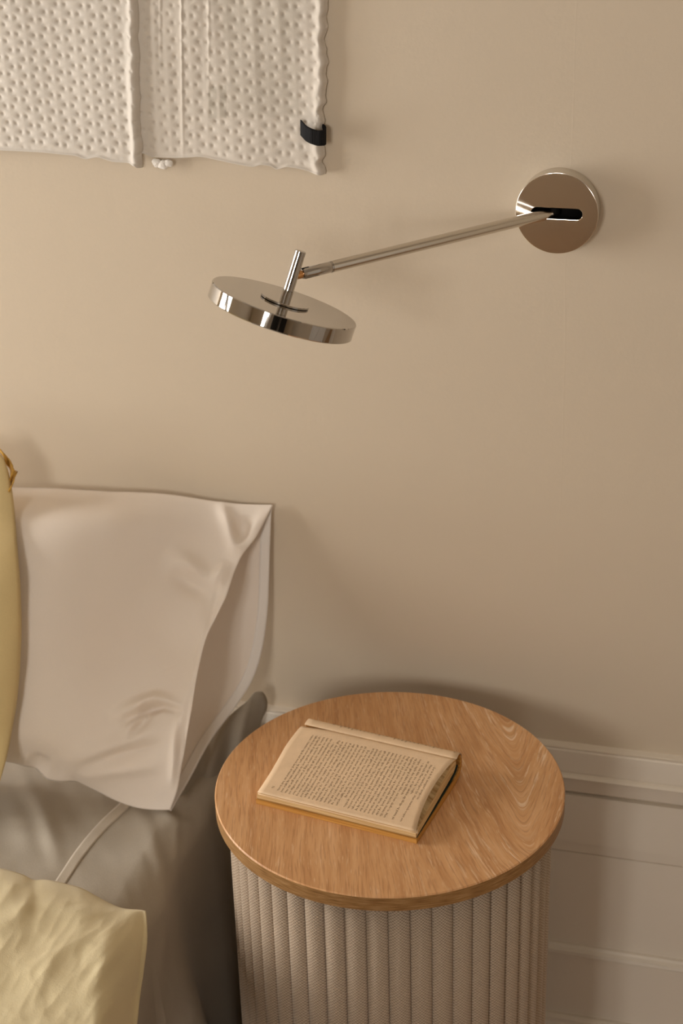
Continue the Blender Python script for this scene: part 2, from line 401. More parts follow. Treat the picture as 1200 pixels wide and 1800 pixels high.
# made-up furniture behind the camera, a dark figure's stand-in for the chrome reflections
wr = empty('reflection_stand_in', (.15, Y0+.3, 0), 'added near-black box behind the camera, standing in for the reflection of a dark figure', 'reflection_stand_in')
put(obj('carcass', box_mesh(-.4, .7, Y0+.02, Y0+.5, .06, 1.95, bevel=.004), M['dark_stand_in'], smooth=False), wr)
put(obj('plinth', box_mesh(-.38, .68, Y0+.03, Y0+.47, 0, .06), M['dark_stand_in'], smooth=False), wr)
for k in (0, 1):
    dr = put(obj('door', box_mesh(-.395+.545*k, .145+.55*k, Y0+.5, Y0+.52, .08, 1.93, bevel=.003), M['dark_stand_in'], smooth=False), wr)
    obj('handle', lathe([(0, 0), (.008, 0), (.008, .14), (0, .14)], (.11+.08*k, Y0+.535, .95), (0, 0, 1), 16), M['steel'], dr)

# ------------------------------------------------------------------ stool table
TC = np.array([-.393, -.261, 0]); TOPZ = .603; TR = .2
st = empty('side_table', (TC[0], TC[1], 0), 'round side table with oak top and ribbed cream fabric drum, holding the open book', 'table')
top_z0 = TOPZ-.0185
tm = lathe([(0, 0), (TR-.0006, 0), (TR, .0006), (TR, .0172), (TR-.0011, .0183), (TR-.0013, .0185), (0, .0185)], (0, 0, 0), (0, 0, 1), 160)
tm.materials.append(M['oak']); tm.materials.append(M['oak_edge'])
tp = obj('tabletop', tm, None, st, loc=(0, 0, top_z0))
for p in tm.polygons: p.material_index = 0 if p.normal.z > .5 else 1
auto_flat(tp, 30)
RB = .1865
obj('drum_core', lathe([(0, .012), (RB-.0075, .012), (RB-.0075, top_z0-.0005), (0, top_z0-.0005)], (0, 0, 0), (0, 0, 1), 96), M['weave'], st)
obj('plinth', lathe([(0, 0), (RB-.025, 0), (RB-.025, .013), (0, .013)], (0, 0, 0), (0, 0, 1), 64), M['black'], st)
NR = 48; half = PI/NR
bm = bmesh.new(); prof = []
for i in range(13):
    a = -1+2*i/12; th = a*half*.985
    r = RB-.0056+.0056*(1-abs(a)**2.0)**.85
    prof.append((r*math.sin(th), RB-r*math.cos(th)))
prof = [(prof[0][0], prof[0][1]+.004)]+prof+[(prof[-1][0], prof[-1][1]+.004)]
rings = [[bm.verts.new((x, y, z)) for x, y in prof] for z in (.015, .2, .4, top_z0-.0008)]
for a, b in zip(rings, rings[1:]):
    for i in range(len(prof)-1): bm.faces.new((a[i], a[i+1], b[i+1], b[i]))
for r_ in (rings[0], rings[-1]): bm.faces.new(r_)
rib_me = bm_mesh(bm, 'rib'); rib_me.materials.append(M['weave'])
rib_me.polygons.foreach_set('use_smooth', [len(p.vertices) == 4 for p in rib_me.polygons])
RIB0 = math.radians(1.63)
for k in range(NR):
    a = RIB0+2*PI*k/NR
    o = bpy.data.objects.new('rib', rib_me); COL.objects.link(o); o.parent = st
    o.location = (RB*math.sin(a), -RB*math.cos(a), 0); o.rotation_euler = (0, 0, a)

# ------------------------------------------------------------------ open book
BO = np.array([-.5314, -.3297, TOPZ+.0002]); bang = math.atan2(-.0314, .1936); BL = .1955
bk = empty('book', tuple(BO), 'open paperback folded back on itself, lying text up on the oak table top', 'book')
bk.rotation_euler = (0, 0, bang)
page_prof = [(.0035, .0135), (.03, .0172), (.06, .0222), (.09, .0278), (.108, .0312), (.116, .0327), (.120, .0330), (.1225, .0326)]
def pz(v): return pchip(np.asarray(v, float), np.array([p[0] for p in page_prof]), np.array([p[1] for p in page_prof]))
def pdrop(s, v):    # the free corner at the left sags and the page rolls over near the gutter
    return -.0035*np.clip(1-s/.05, 0, 1)**2*np.clip((v-.05)/.07, 0, 1)
def s_right(v, z):    # the leaves fan: the upper ones stop short of the lower ones in the middle of the page
    v = np.asarray(v, float); return -.0090*np.sin(np.pi*np.clip(v/.122, 0, 1))**.8*np.clip((z-.0065)/(pz(np.clip(v, .0035, .1225))-.0065), 0, 1)
def s_left(v): return -.0030*np.exp(-((np.asarray(v, float)-.088)/.032)**2)
def extr(name, poly, mat, s0=0, s1=BL, parent=bk, nseg=24, skew=0, flat=30):
    """a closed cross section (v,z) run along the book"""
    bm = bmesh.new(); R = []
    for k in range(nseg+1):
        q = k/nseg; s = s0+(s1-s0)*q
        R.append([bm.verts.new((s+skew*(q*float(s_right(v, z))+(1-q)*float(s_left(v))), v, z+float(pdrop(np.array(s), np.array(v)))*(1 if z > .012 else 0))) for v, z in poly])
    n = len(poly)
    for a, b in zip(R, R[1:]):
        for i in range(n): bm.faces.new((a[i], a[(i+1) % n], b[(i+1) % n], b[i]))
    bm.faces.new(R[0]); bm.faces.new(R[-1][::-1])
    o = obj(name, bm_mesh(bm), mat, parent); auto_flat(o, flat); return o
vs_ = np.linspace(.0035, .1225, 26)
top_line = [(float(v), float(pz(v))) for v in vs_]
# lower half of the folded book, then its rounded outside at the spine
extr('lower_pages', [(0, 0), (.118, 0), (.1325, .004), (.139, .0125), (.1395, .022), (.136, .0295), (.1335, .030), (.1355, .0235), (.1345, .0165), (.128, .0110), (.110, .0095), (.06, .0072), (.0, .0058)], M['amber'])
extr('cover', [(.002, .0062), (.06, .0076), (.108, .0105), (.124, .0150), (.129, .0205), (.1275, .0208), (.1225, .0158), (.107, .0116), (.06, .0088), (.002, .0070)], M['cover'], .0006, BL-.0006)
extr('upper_pages', [(.0015, .0066), (.0025, .0088), (.0005, .0092), (.002, .0112), (.0035, .0128)]+[(v, z-.0006) for v, z in top_line[1:]]+[(.1235, .0235), (.118, .0172), (.105, .0136), (.06, .0100)], M['pages'], .001, BL-.001, skew=1)
def leaf(name, f, v0, v1, s0, s1, nv, ns, mat, th=.00035):
    q = np.linspace(0, 1, ns); v = np.linspace(v0, v1, nv); Vv, Q = np.meshgrid(v, q, indexing='ij')
    Ss = (s0+s_left(Vv))*(1-Q)+(s1+s_right(Vv, pz(np.clip(Vv, .0035, .1225))))*Q
    Z = f(Ss, Vv); P = np.stack([Ss, Vv, Z], -1); return obj(name, sheet_mesh(P, th, np.broadcast_to(np.array([0, 0, 1.]), P.shape)), mat, bk)
leaf('text_page', lambda s, v: pz(v)+pdrop(s, v), .0035, .1225, .0005, BL-.0005, 30, 30, M['page'])
leaf('loose_leaf', lambda s, v: pz(v)-.0012+pdrop(s, v), .0022, .06, .0015, BL+.0012, 12, 20, M['page'])
# facing page: rises out of the gutter and rolls over the spine down behind
fp = np.array([(.1225, .0327), (.1255, .0340), (.130, .0343), (.1345, .0335), (.1385, .0300), (.1405, .0235), (.1402, .0140), (.136, .0060)])
FPd = np.r_[0, np.cumsum(np.hypot(*np.diff(fp, axis=0).T))]
def fpz(l): return pchip(np.asarray(l, float), FPd, fp[:, 0]), pchip(np.asarray(l, float), FPd, fp[:, 1])
l_ = np.linspace(0, FPd[-1], 24); s_ = np.linspace(.004, BL, 24); fv, fz = fpz(l_)
P = np.stack([np.broadcast_to(s_[None, :], (24, 24)), np.broadcast_to(fv[:, None], (24, 24)), np.broadcast_to(fz[:, None], (24, 24))], -1)
obj('facing_page', sheet_mesh(P, .0004, np.broadcast_to(np.array([0, -.35, .93]), P.shape)), M['page'], bk)

# printed lines, set as letters and laid on the curved page; the page's head is at the right end
LINES = ["   – Der så du det, svenigane? spurgte hun.", "   Han var en mærkeligere fyr. Hun mumlede noget om", "sit arbejde. Men bed sig i negle,", "   – du må ikke tro, at han tænkte sig tilbage og gemte på", "noget, sagde den blinde og tilføjede", "og på en gang vidste hun ikke, om hun skulle le. Hun", "begyndte at sy, som om hun havde glemt det hele. Hendes lille", "fugl sad på pinden og hyppede sit vand, og når", "hun så op, var det blevet mørkt. Han stod i døren, den anden", "vej havde ført ham hid. Det var ikke noget nyt, at han kom", "sent hjem, men denne gang var der en lyd i trappen, som hun", "ikke kendte. Hun lagde sytøjet fra sig og lyttede, men der", "blev stille igen, og lampen osede lidt. Så rejste hun sig og", "gik hen til vinduet. Ude på vejen gik to mænd med en vogn,", "og den ene af dem vendte sig om og så op mod huset, som han", "plejede at gøre det, når han kom forbi om aftenen og vidste,", "at hun var alene. Hun trak gardinet for og satte sig.", "   Det var den nat, vinden slog om. Han havde ligget og hørt", "på den i flere timer, før han stod op og fandt sine sko, og", "da han kom ud på trinet, var der allerede lyst i øst. Han", "gik ned ad stien mellem stenene og tænkte på, hvad hun havde", "sagt om sin bror og på brevet, der lå i skuffen, og som ingen", "af dem ville tale om. Måske var det for sent nu. Han standsede", "ved lågen og så tilbage på de små ruder, og der var ikke", "en lyd at høre, hverken fra stalden eller fra huset, kun en", "fugl, der fløj lavt hen over marken og forsvandt bag diget.", "   – Hvor skal du hen? spurgte drengen, som pludselig stod", "der med hænderne i lommen. Han svarede ikke straks, men tog", "ham om skulderen, og så gik de begge to ned mod vandet, hvor", "båden lå, og hvor nettene hang til tørre i den tidlige sol", "og lugtede af tjære og salt, som de altid havde gjort det. Han", "løftede åren ud over rælingen, og drengen satte sig agter med", "rebet i hånden og så ind mod land, til huset var helt borte."]
tv, tf = [], []
def set_line(txt, size, mapper, width=None):
    cu = bpy.data.curves.new('line', 'FONT'); cu.body = txt; cu.size = size; cu.resolution_u = 1
    ob = bpy.data.objects.new('line', cu); COL.objects.link(ob)
    dg = bpy.context.evaluated_depsgraph_get(); me = bpy.data.meshes.new_from_object(ob.evaluated_get(dg))
    n = len(me.vertices)
    if n:
        co = np.empty(n*3); me.vertices.foreach_get('co', co); co = co.reshape(-1, 3)
        if width: co[:, 0] *= width/co[:, 0].max()
        P = mapper(co[:, 0], co[:, 1]); off = len(tv)
        tv.extend(map(tuple, P)); tf.extend([tuple(off+i for i in p.vertices) for p in me.polygons])
    bpy.data.objects.remove(ob); bpy.data.curves.remove(cu); bpy.data.meshes.remove(me)
V_START, V_END, S_FIRST, PITCH = .1085, .0125, .1755, .00485
SHORT = {0: .62, 2: .56, 4: .6, 16: .85}
for i, tx in enumerate(LINES):
    s0 = S_FIRST-PITCH*i
    def mp(x, y, s0=s0):
        v = V_START-x; s = s0+y
        return np.stack([s, v, pz(v)+pdrop(s, v)+.00015], -1)
    ind = .0045 if tx.startswith(' ') else 0
    wd = (V_START-V_END)*SHORT.get(i, 1.0)-ind
    set_line(tx.strip(), .0040, lambda x, y, mp=mp, ind=ind: mp(x+ind, y), wd)
set_line('76', .0038, lambda x, y: np.stack([.0125+y, .0185-x, pz(.0185-x)+pdrop(.0125+y, .0185-x)+.00015], -1))
ends = ['og', 'en', 'han', 'de', 'sin', 'at', 'var', 'for', 'nu', 'men', 'hun', 'sig', 'ham', 'til']
for i in range(29):
    s0 = .172-PITCH*i
    def mp2(x, y, s0=s0):
        v, z = fpz(FPd[-1]*.345-x); return np.stack([s0+y, v, z+.0002], -1)
    set_line(ends[i % len(ends)], .0042, mp2)
def mp3(x, y):
    v, z = fpz(FPd[-1]*.30-x); return np.stack([.187+y, v, z+.0002], -1)
set_line('77', .0036, mp3)
ink = obj('printed_text', mesh_from(tv, tf), M['ink'], bk, smooth=False)

# ------------------------------------------------------------------ wall lamp
D, TH = .0905, .0225
MC = atY(978, 375.5, -TH)
lamp = empty('wall_lamp', (MC[0], 0, MC[2]), 'chrome swing-arm wall lamp with flat round head above the side table', 'lamp')
def lp(o): return put(o, lamp)
# canopy: a drum with a slotted mirror-bright face
def slot_face(radius, hw, hh, depth, bev):
    cu = bpy.data.curves.new('face', 'CURVE'); cu.dimensions = '2D'; cu.fill_mode = 'BOTH'; cu.extrude = depth/2; cu.bevel_depth = bev; cu.bevel_resolution = 2
    def poly(pts):
        sp = cu.splines.new('POLY'); sp.points.add(len(pts)-1); sp.use_cyclic_u = True
        for q, (a, b) in zip(sp.points, pts): q.co = (a, b, 0, 1)
    poly([(radius*math.cos(2*PI*k/160), radius*math.sin(2*PI*k/160)) for k in range(160)])
    st_ = []
    for k in range(17): a = -PI/2+PI*k/16; st_.append((hw-hh+hh*math.cos(a), hh*math.sin(a)))
    for k in range(17): a = PI/2+PI*k/16; st_.append((-hw+hh+hh*math.cos(a), hh*math.sin(a)))
    poly(st_)
    ob = bpy.data.objects.new('face', cu); COL.objects.link(ob)
    me = bpy.data.meshes.new_from_object(ob.evaluated_get(bpy.context.evaluated_depsgraph_get()))
    bpy.data.objects.remove(ob); bpy.data.curves.remove(cu); return me
fme = slot_face(D/2-.0006, .0285, .0066, .0016, .0005)
fme.transform(Matrix.Translation((MC[0], -TH+.0013, MC[2])) @ Matrix.Rotation(PI/2, 4, 'X'))
fo = lp(obj('canopy_face', fme, M['face'])); auto_flat(fo, 25)
n_ = (MC[0], 0, MC[2])
lp(auto_flat(obj('canopy_shell', lathe([(0, 0), (D/2, 0), (D/2, TH-.0005), (D/2-.0006, TH), (D/2-.002, TH-.0004), (D/2-.002, .003), (0, .003)], n_, (0, -1, 0), 128), M['steel']), 30))
lp(obj('slot_cavity', lathe([(0, .003), (D/2-.004, .003), (D/2-.004, .0045), (0, .0045)], n_, (0, -1, 0), 48), M['black']))
A0 = Vector(atY(966, 377, -.016)); A0 = Vector((A0.x, -.012, A0.z))
TH_A = math.radians(47); LARM = .33; AZ = 0.0
for _ in range(40):          # length and droop of the arm from where its tip is seen
    ad = Vector((-math.cos(TH_A), -math.sin(TH_A), AZ)).normalized()
    qx, qy = proj(np.array(A0+ad*LARM)); LARM += (qx-529.5)*.00055; AZ += (qy-482)*.0011
ad = Vector((-math.cos(TH_A), -math.sin(TH_A), AZ)).normalized()
def rod(name, o, d, prof, mat, n=40, parent=None):
    ob = obj(name, lathe(prof, o, d, n), mat); auto_flat(ob, 40); put(ob, parent or lamp) if parent is None else None
    if parent is not None: ob.parent = parent; ob.matrix_parent_inverse = Matrix()
    return ob
r0, r1 = .0063, .0059
La = LARM-.036
arm = rod('arm', A0, ad, [(0, 0), (r0, 0), (r1, La), (0, La)], M['steel'])
tipd = rod('arm_tip', A0+ad*La, ad, [(0, 0), (r1-.0004, .0), (r1-.0004, .0008), (r1, .0009), (r1, .0016), (r1-.0003, .0018), (r1-.0003, .0022), (r1-.0001, .0026), (r1-.0001, .0325), (r1-.0008, .0346), (r1-.0026, .0357), (0, .036)], M['chrome'])
lp(obj('pivot_ball', lathe([(0, -.0065), (.0045, -.0055), (.0062, -.002), (.0062, .002), (.0045, .0055), (0, .0065)], MC+np.array([-.004, .012, .0]), (0, 0, 1), 32), M['black']))
AE = A0+ad*LARM
ux_ = ad.cross(Vector((0, 0, 1))).normalized(); uz_ = ux_.cross(ad).normalized()
fk = box_mesh(-.0011, .0011, -.0090, -.0010, .0012, .00595)
fk.transform(Matrix.Translation(AE) @ Matrix((ux_, ad, uz_)).transposed().to_4x4())
lp(obj('fork_slit', fk, M['black'], smooth=False))
# head: seen 10.7 degrees above its own plane, leaning to the right
vc = ray(500.3, 531); vc /= np.linalg.norm(vc)
er = AX_R-vc*(AX_R@vc); er /= np.linalg.norm(er); eu = np.cross(er, vc)
ex, ey = .303, .953; e_ = math.radians(10.7)
hn = math.cos(e_)*(ex*er+ey*eu)-math.sin(e_)*vc
DEP_H = None
# the stem stands just beyond the arm tip; the head's centre follows from the stem
stem_at = np.array(AE+ad*.0095)
tt = (stem_at-CAM)@AX_F
q_ = proj(stem_at)
HC = CAM+ray(500.3, 531)*tt*1.0
for _ in range(20):          # slide the centre along its sight line until the stem passes beside the arm tip
    w = stem_at-HC; h_ = w@hn; off = w-hn*h_
    f = (off@AX_F); HC = HC+ray(500.3, 531)*f*.8
HRAD, HTH, SR, SL = .0742*((HC-CAM)@AX_F)/1.68, .0163, .0056, .0545
# disc with bevelled lips, seen polished
lp(auto_flat(obj('lamp_head', lathe([(0, -HTH), (HRAD-.004, -HTH), (HRAD-.001, -HTH), (HRAD, -HTH+.001), (HRAD, -.0008), (HRAD-.0008, 0), (0, 0)], HC, hn, 160), M['chrome']), 25))
lp(auto_flat(obj('diffuser', lathe([(0, -.0012), (HRAD-.006, -.0012), (HRAD-.006, 0), (0, 0)], HC-hn*HTH, hn, 96), M['frame']), 25))
lp(auto_flat(obj('collar_plate', lathe([(0, .0002), (.0245, .0002), (.0252, .0006), (.0252, .0022), (.0248, .0025), (0, .0025)], HC, hn, 96), M['chrome']), 25))
stem = lp(auto_flat(obj('stem', lathe([(0, .0025), (SR, .0025), (SR, .0122), (SR-.0004, .0124), (SR-.0004, .0129), (SR, .0131), (SR, SL-.0005), (SR-.0005, SL), (0, SL)], HC, hn, 48), M['chrome']), 30))
hp = w@hn
foot = HC+hn*hp
jd = Vector(AE-Vector(foot)); 
lp(obj('joint_pin', lathe([(0, 0), (.0040, 0), (.0044, .001), (.0044, max(.006, jd.length-.0005)), (.0036, jd.length+.001), (0, jd.length+.001)], tuple(foot), jd.normalized(), 24), M['copper']))

# ------------------------------------------------------------------ quilt on the wall
qa = empty('quilt', (-.75, -.012, 1.25), 'white puffed cotton quilt hanging on the wall above the pillow, with a black tape loop', 'quilt')
HS = .0100
def puff(x, z):
    """height 0..1 of the puffs between honeycomb dimples"""
    px, pz_ = 3*HS, HS*math.sqrt(3)*1.10
    best = np.full(x.shape, 9.)
    for ox, oz in ((0, 0), (HS, 0), (1.5*HS, pz_/2), (2.5*HS, pz_/2)):
        dx = (x-ox+px/2) % px-px/2; dz = (z-oz+pz_/2) % pz_-pz_/2
        best = np.minimum(best, np.hypot(dx, dz))
    return best/HS
def quilt_layer(name, xl, xr_f, bot, ybase, amp, zt, nu, nv, right_roll, rag):
    u = np.linspace(0, 1, nu); v = np.linspace(0, 1, nv); U, Vg = np.meshgrid(u, v)
    ztop = zt
    # right border as a function of height
    zb_guess = 1.24
    Zg = ztop+(zb_guess-ztop)*Vg
    XR = xr_f(Zg); X = xl+(XR-xl)*U
    zb = interp(X[-1], bot)
    Z = ztop+(zb[None, :]-ztop)*Vg
    tilt = .055+.02*Vg
    lx = X+.0015*fbm(X*8, Z*8, 2); lz = Z+tilt*(X+.75)+.0012*fbm(X*14, Z*14+7, 2)
    d = puff(lx, lz)
    H = amp*(.75*(1-np.exp(-(d/.19)**2))+.50*(1-np.exp(-(d/.55)**2)))
    edge = (XR-X)
    H = H*sstep(0, .012, Z-zb[None, :])
    H += .0035*fbm(X*9+3, Z*6, 2)
    lip = np.exp(-((Z-zb[None, :])/.0022)**2); H += .002*lip
    if right_roll:
        H += right_roll*np.exp(-((edge-.006)/.005)**2)
        H -= .006*np.exp(-(edge/.002)**2)
    X = X+rag*fbm(Z*90, X*0+3, 2)*np.exp(-(edge/.006)**2)
    P = np.stack([X, ybase-H, Z], -1)
    # vertical creases
    return P, U, Vg, H
def px_bot(lst, Y): return [(float(atY(a, b, Y)[0]), float(atY(a, b, Y)[2])) for a, b in lst]
botR = px_bot([(100, 268), (200, 272), (240, 274), (262, 281), (300, 282), (330, 281), (345, 280), (380, 286), (410, 292), (440, 297), (455, 294), (470, 296), (482, 302), (500, 298), (530, 303), (548, 309), (562, 312), (590, 314)], -.02)
botL = px_bot([(-520, 262), (-200, 268), (0, 272), (60, 275), (100, 279), (120, 281), (140, 287), (160, 284), (190, 292), (215, 294), (226, 298), (237, 304), (250, 304)], -.032)
ZT = 1.60
xr_t, xr_b = float(atY(567, 0, -.02)[0]), float(atY(562, 310, -.02)[0])
z_t, z_b = float(atY(567, 0, -.02)[2]), float(atY(562, 310, -.02)[2])
def xrR(z): return xr_b+(xr_t-xr_b)*(z-z_b)/(z_t-z_b)+.0008*np.sin(z*310)+.0008*np.sin(z*97+2)
P, U, Vg, H = quilt_layer('back', float(atY(120, 200, -.02)[0]), xrR, botR, -.0085, .0016, ZT, 360, 480, .0035, .0018)
q = proj(P)
Nn = np.broadcast_to(np.array([0, -1., 0]), P.shape)
P = strokes(P, Nn, [([(279, -320), (283, 150)], 2.0, .0026), ([(268, -300), (274, 180)], 6, .0032), ([(317, -400), (318, -60), (320, 150), (322, 330)], 2.0, .0028), ([(308, -300), (312, 330)], 7, -.002), ([(353, -300), (358, 260)], 7, -.0022), ([(246, -300), (248, 330)], 9, -.001), ([(366, -200), (367, 220)], 2, .0012), ([(440, -300), (446, 200)], 9, .0016), ([(486, -200), (490, 240)], 9, .0014)])
me = sheet_mesh(P, .0035, Nn)
# show-through of the layers behind, painted as grey rectangles on the single layer
att = me.attributes.new('patch', 'FLOAT', 'POINT'); patch = np.zeros(q.shape[:2])
for x0, y0, x1, y1, a in ((366, -200, 392, 10, .35), (392, -200, 527, 72, .5), (400, 72, 525, 206, .35), (366, 152, 381, 208, .75), (386, 150, 398, 207, .9)):
    patch = np.maximum(patch, a*sstep(x0-2, x0+2, q[..., 0])*sstep(x1+2, x1-2, q[..., 0])*sstep(y0-2, y0+2, q[..., 1])*sstep(y1+2, y1-2, q[..., 1]))
pv = np.concatenate([patch.reshape(-1), patch.reshape(-1)*0]); att.data.foreach_set('value', pv.astype(np.float32))
tq = NT('white_cotton_show_through'); an = tq.n('ShaderNodeAttribute'); an.attribute_name = 'patch'
tq.set(Base_Color=tq.mix(an.outputs['Fac'], srgb(212, 201, 186), srgb(190, 180, 164)), Roughness=.9, Sheen_Weight=.25); tq.b.inputs['Specular IOR Level'].default_value = .15
tq.bump(tq.noise(tq.coord(), 900, 2), .3, .0004)
put(obj('single_layer', me, tq.m), qa)
xe_t, xe_b = float(atY(229, 0, -.03)[0]), float(atY(238, 300, -.03)[0])
def xrL(z): return xe_b+(xe_t-xe_b)*(z-z_b)/(z_t-z_b)+.0006*np.sin(z*130)
P, U, Vg, H = quilt_layer('front', float(atY(-420, 150, -.03)[0]), xrL, botL, -.0140, .0018, ZT, 520, 480, .0045, .0007)
put(obj('folded_layer', sheet_mesh(P, .0030, np.broadcast_to(np.array([0, -1., 0]), P.shape)), M['quilt']), qa)
bm = bmesh.new()                                                     # batting poking out below the single layer
for (a_, b_, r_) in ((276, 286, .0052), (286, 289, .0056), (296, 287, .0046)):
    c = atY(a_, b_, -.0085)
    bmesh.ops.create_icosphere(bm, subdivisions=4, radius=r_, matrix=Matrix.Translation(tuple(c)) @ Matrix.Diagonal((1.25, .7, .95, 1)))
for v_ in bm.verts:
    p_ = np.array(v_.co); v_.co.z += .0008*float(fbm(np.array([p_[0]*260]), np.array([p_[2]*260]), 3)[0]); v_.co.x += .0008*float(fbm(np.array([p_[2]*240+9]), np.array([p_[0]*240]), 3)[0])
put(obj('batting_tuft', bm_mesh(bm), M['tuft']), qa)
path = resample([(527.5, 224, -.0135), (531, 228, -.0185), (538, 235, -.0225), (548, 240, -.0250), (560, 243, -.0250), (569, 242.5, -.0220), (573, 240, -.0160), (573, 236, -.0100), (567, 231, -.0045), (558, 228, -.0030), (545, 227, -.0028)], 90)
nb = 9; PB = np.zeros((nb, 90, 3))
for i, (a, b, Y) in enumerate(path):
    for j in range(nb): PB[j, i] = atY(a, b+13.5*(1-2*j/(nb-1)), Y)
nB = grid_normals(PB); rib = .00022*np.sin(np.arange(90)*1.9)[None, :, None]
PB = PB+nB*rib
tp_ = obj('tape_loop', sheet_mesh(PB, .0011), M['tape']); tp_['label'] = 'black ribbed tape loop around the quilt edge'; put(tp_, qa)

# ------------------------------------------------------------------ bed
bed = empty('bed', (-1.45, -1.0, 0), 'low bed with its head against the beige wall, hidden under a grey-beige sheet', 'bed')
put(obj('mattress', box_mesh(-2.25, -.69, -2.05, -.03, .24, .465, bevel=.03), M['mattress']), bed)
put(obj('base', box_mesh(-2.23, -.71, -2.03, -.04, .08, .24, bevel=.005), M['brown'], smooth=False), bed)
for x in (-2.18, -.78):
    for y in (-1.97, -.12): put(obj('leg', box_mesh(x-.03, x+.03, y-.03, y+.03, 0, .08), M['brown'], smooth=False), bed)
# sheet over the mattress: across (top, rounded edge, drape to the floor) x along the bed
na, nbb = 210, 260
ys = np.r_[np.linspace(-.012, -.75, 200), np.linspace(-.76, -2.08, 60)]
ZS, XE, RR = .485, -.652, .035
tops = np.r_[np.linspace(0, .45, 20, endpoint=False)]
arc_top = np.linspace(-2.2, XE-RR, 90); arc_top = np.r_[np.linspace(-2.2, -1.15, 20, endpoint=False), np.linspace(-1.15, XE-RR, 70, endpoint=False)]
arc_r = np.linspace(0, PI/2, 30); drop = np.linspace(0, ZS-RR-.012, 90)[1:]
prof = [(x, ZS, 0, 0) for x in arc_top]+[(XE-RR+RR*math.sin(a), ZS-RR+RR*math.cos(a), math.sin(a), 0) for a in arc_r]+[(XE, ZS-RR-d, 1, d) for d in drop]
prof = np.array(prof)
X = np.broadcast_to(prof[:, 0], (len(ys), len(prof))).copy(); Z = np.broadcast_to(prof[:, 1], X.shape).copy(); SD = np.broadcast_to(prof[:, 2], X.shape); DR = np.broadcast_to(prof[:, 3], X.shape); Yg = np.broadcast_to(ys[:, None], X.shape).copy()
w_ = sstep(0, .3, DR)
# hanging folds: one big one by the table, then softer waves toward the foot
fold = .046*np.exp(-((Yg+.345)/.045)**2)*sstep(-.60, -.30, Yg)+.030*np.exp(-((Yg+.20)/.05)**2)+.018*np.exp(-((Yg+.44)/.06)**2)+.012*np.sin(Yg*17)*sstep(-.5, -.8, Yg)+.014*np.exp(-((Yg+.10)/.03)**2)
lim = sstep(-.012, -.09, Yg)
X += SD*(.012*w_+.0+fold*(.15+.85*w_)*SD-.026*w_*sstep(-.2, -.05, Yg))
# keep clear of the drum and the table top
rr = np.hypot(X-TC[0], Yg-TC[1]); 
# bunched corner at the wall
bun = np.exp(-((Yg+.03)/.03)**2)*np.exp(-((X+.652)/.03)**2)
Z += .035*bun; X += .012*bun*SD
Z += .004*fbm(X*6, Yg*6, 3)*(1-SD)
P = np.stack([X, Yg, Z], -1)
Nn = grid_normals(P)
if Nn[50, 10, 2] < 0: Nn = -Nn
P = P+Nn*(.0012*ridged(P[..., 0]*14+P[..., 1]*9, P[..., 2]*10+P[..., 1]*5, 3))[..., None]
P = strokes(P, Nn, [([(40, 1370), (75, 1430), (112, 1545)], 12, .012), ([(5, 1385), (40, 1450), (60, 1530)], 16, .006), ([(95, 1375), (130, 1420), (160, 1470)], 14, -.006), ([(232, 1398), (262, 1455), (280, 1520), (285, 1600)], 9, .006), ([(255, 1400), (300, 1440), (345, 1450)], 8, .005), ([(270, 1395), (310, 1450), (306, 1530)], 6, .004), ([(283, 1500), (284, 1640), (272, 1800)], 10, .006)])
# the drape must not reach into the table
dx = P[..., 0]-TC[0]; dy = P[..., 1]-TC[1]; rr = np.hypot(dx, dy); lim_r = np.where(P[..., 2] > top_z0-.02, TR+.006, RB+.012)
m = rr < lim_r; P[..., 0] = np.where(m, TC[0]-np.sqrt(np.clip(lim_r**2-dy**2, 0, None)), P[..., 0])
P[..., 1] = np.minimum(P[..., 1], -.008)
P[..., 0] = np.where((Yg < -.40) & (SD > .3), np.minimum(P[..., 0], XE+.006), P[..., 0])
prof_top = arc_top; SHEET_Z = np.maximum(np.maximum(P[:, :len(arc_top), 2], np.roll(P[:, :len(arc_top), 2], 1, 1)), np.roll(P[:, :len(arc_top), 2], 1, 0))
sh = obj('bed_sheet', sheet_mesh(P, .0012, Nn), M['sheet'])
sh['label'] = 'grey-beige linen sheet draped over the bed and down its side next to the table'; sh['category'] = 'sheet'
# its hem lies as a paler band across the top
Lh = resample([(236, 1396), (222, 1412), (180, 1452), (140, 1500), (110, 1545), (86, 1580)], 40)
qg = proj(P)
PH = np.zeros((6, 40, 3))
tree = P.reshape(-1, 3); qf = qg.reshape(-1, 2); nf = Nn.reshape(-1, 3); keep = (tree[:, 2] > .40); tree, qf, nf = tree[keep], qf[keep], nf[keep]
for i in range(40):
    d = Lh[min(i+1, 39)]-Lh[max(i-1, 0)]; d = d/np.hypot(*d); nrm = np.array([-d[1], d[0]])
    for j in range(6):
        c = Lh[i]+nrm*(j/5-.5)*18
        dd = ((qf-c)**2).sum(1); k4 = np.argsort(dd)[:6]; wt = 1/(dd[k4]+1)
        zz = (tree[k4]*wt[:, None]).sum(0)/wt.sum()
        PH[j, i] = atZ(c[0], c[1], zz[2]+.0007)
hem = obj('hem_band', sheet_mesh(PH, .0006, np.broadcast_to(np.array([0, 0, 1.]), PH.shape)), M['sheet_hem'], sh); hem['label'] = 'paler doubled hem band of the sheet'

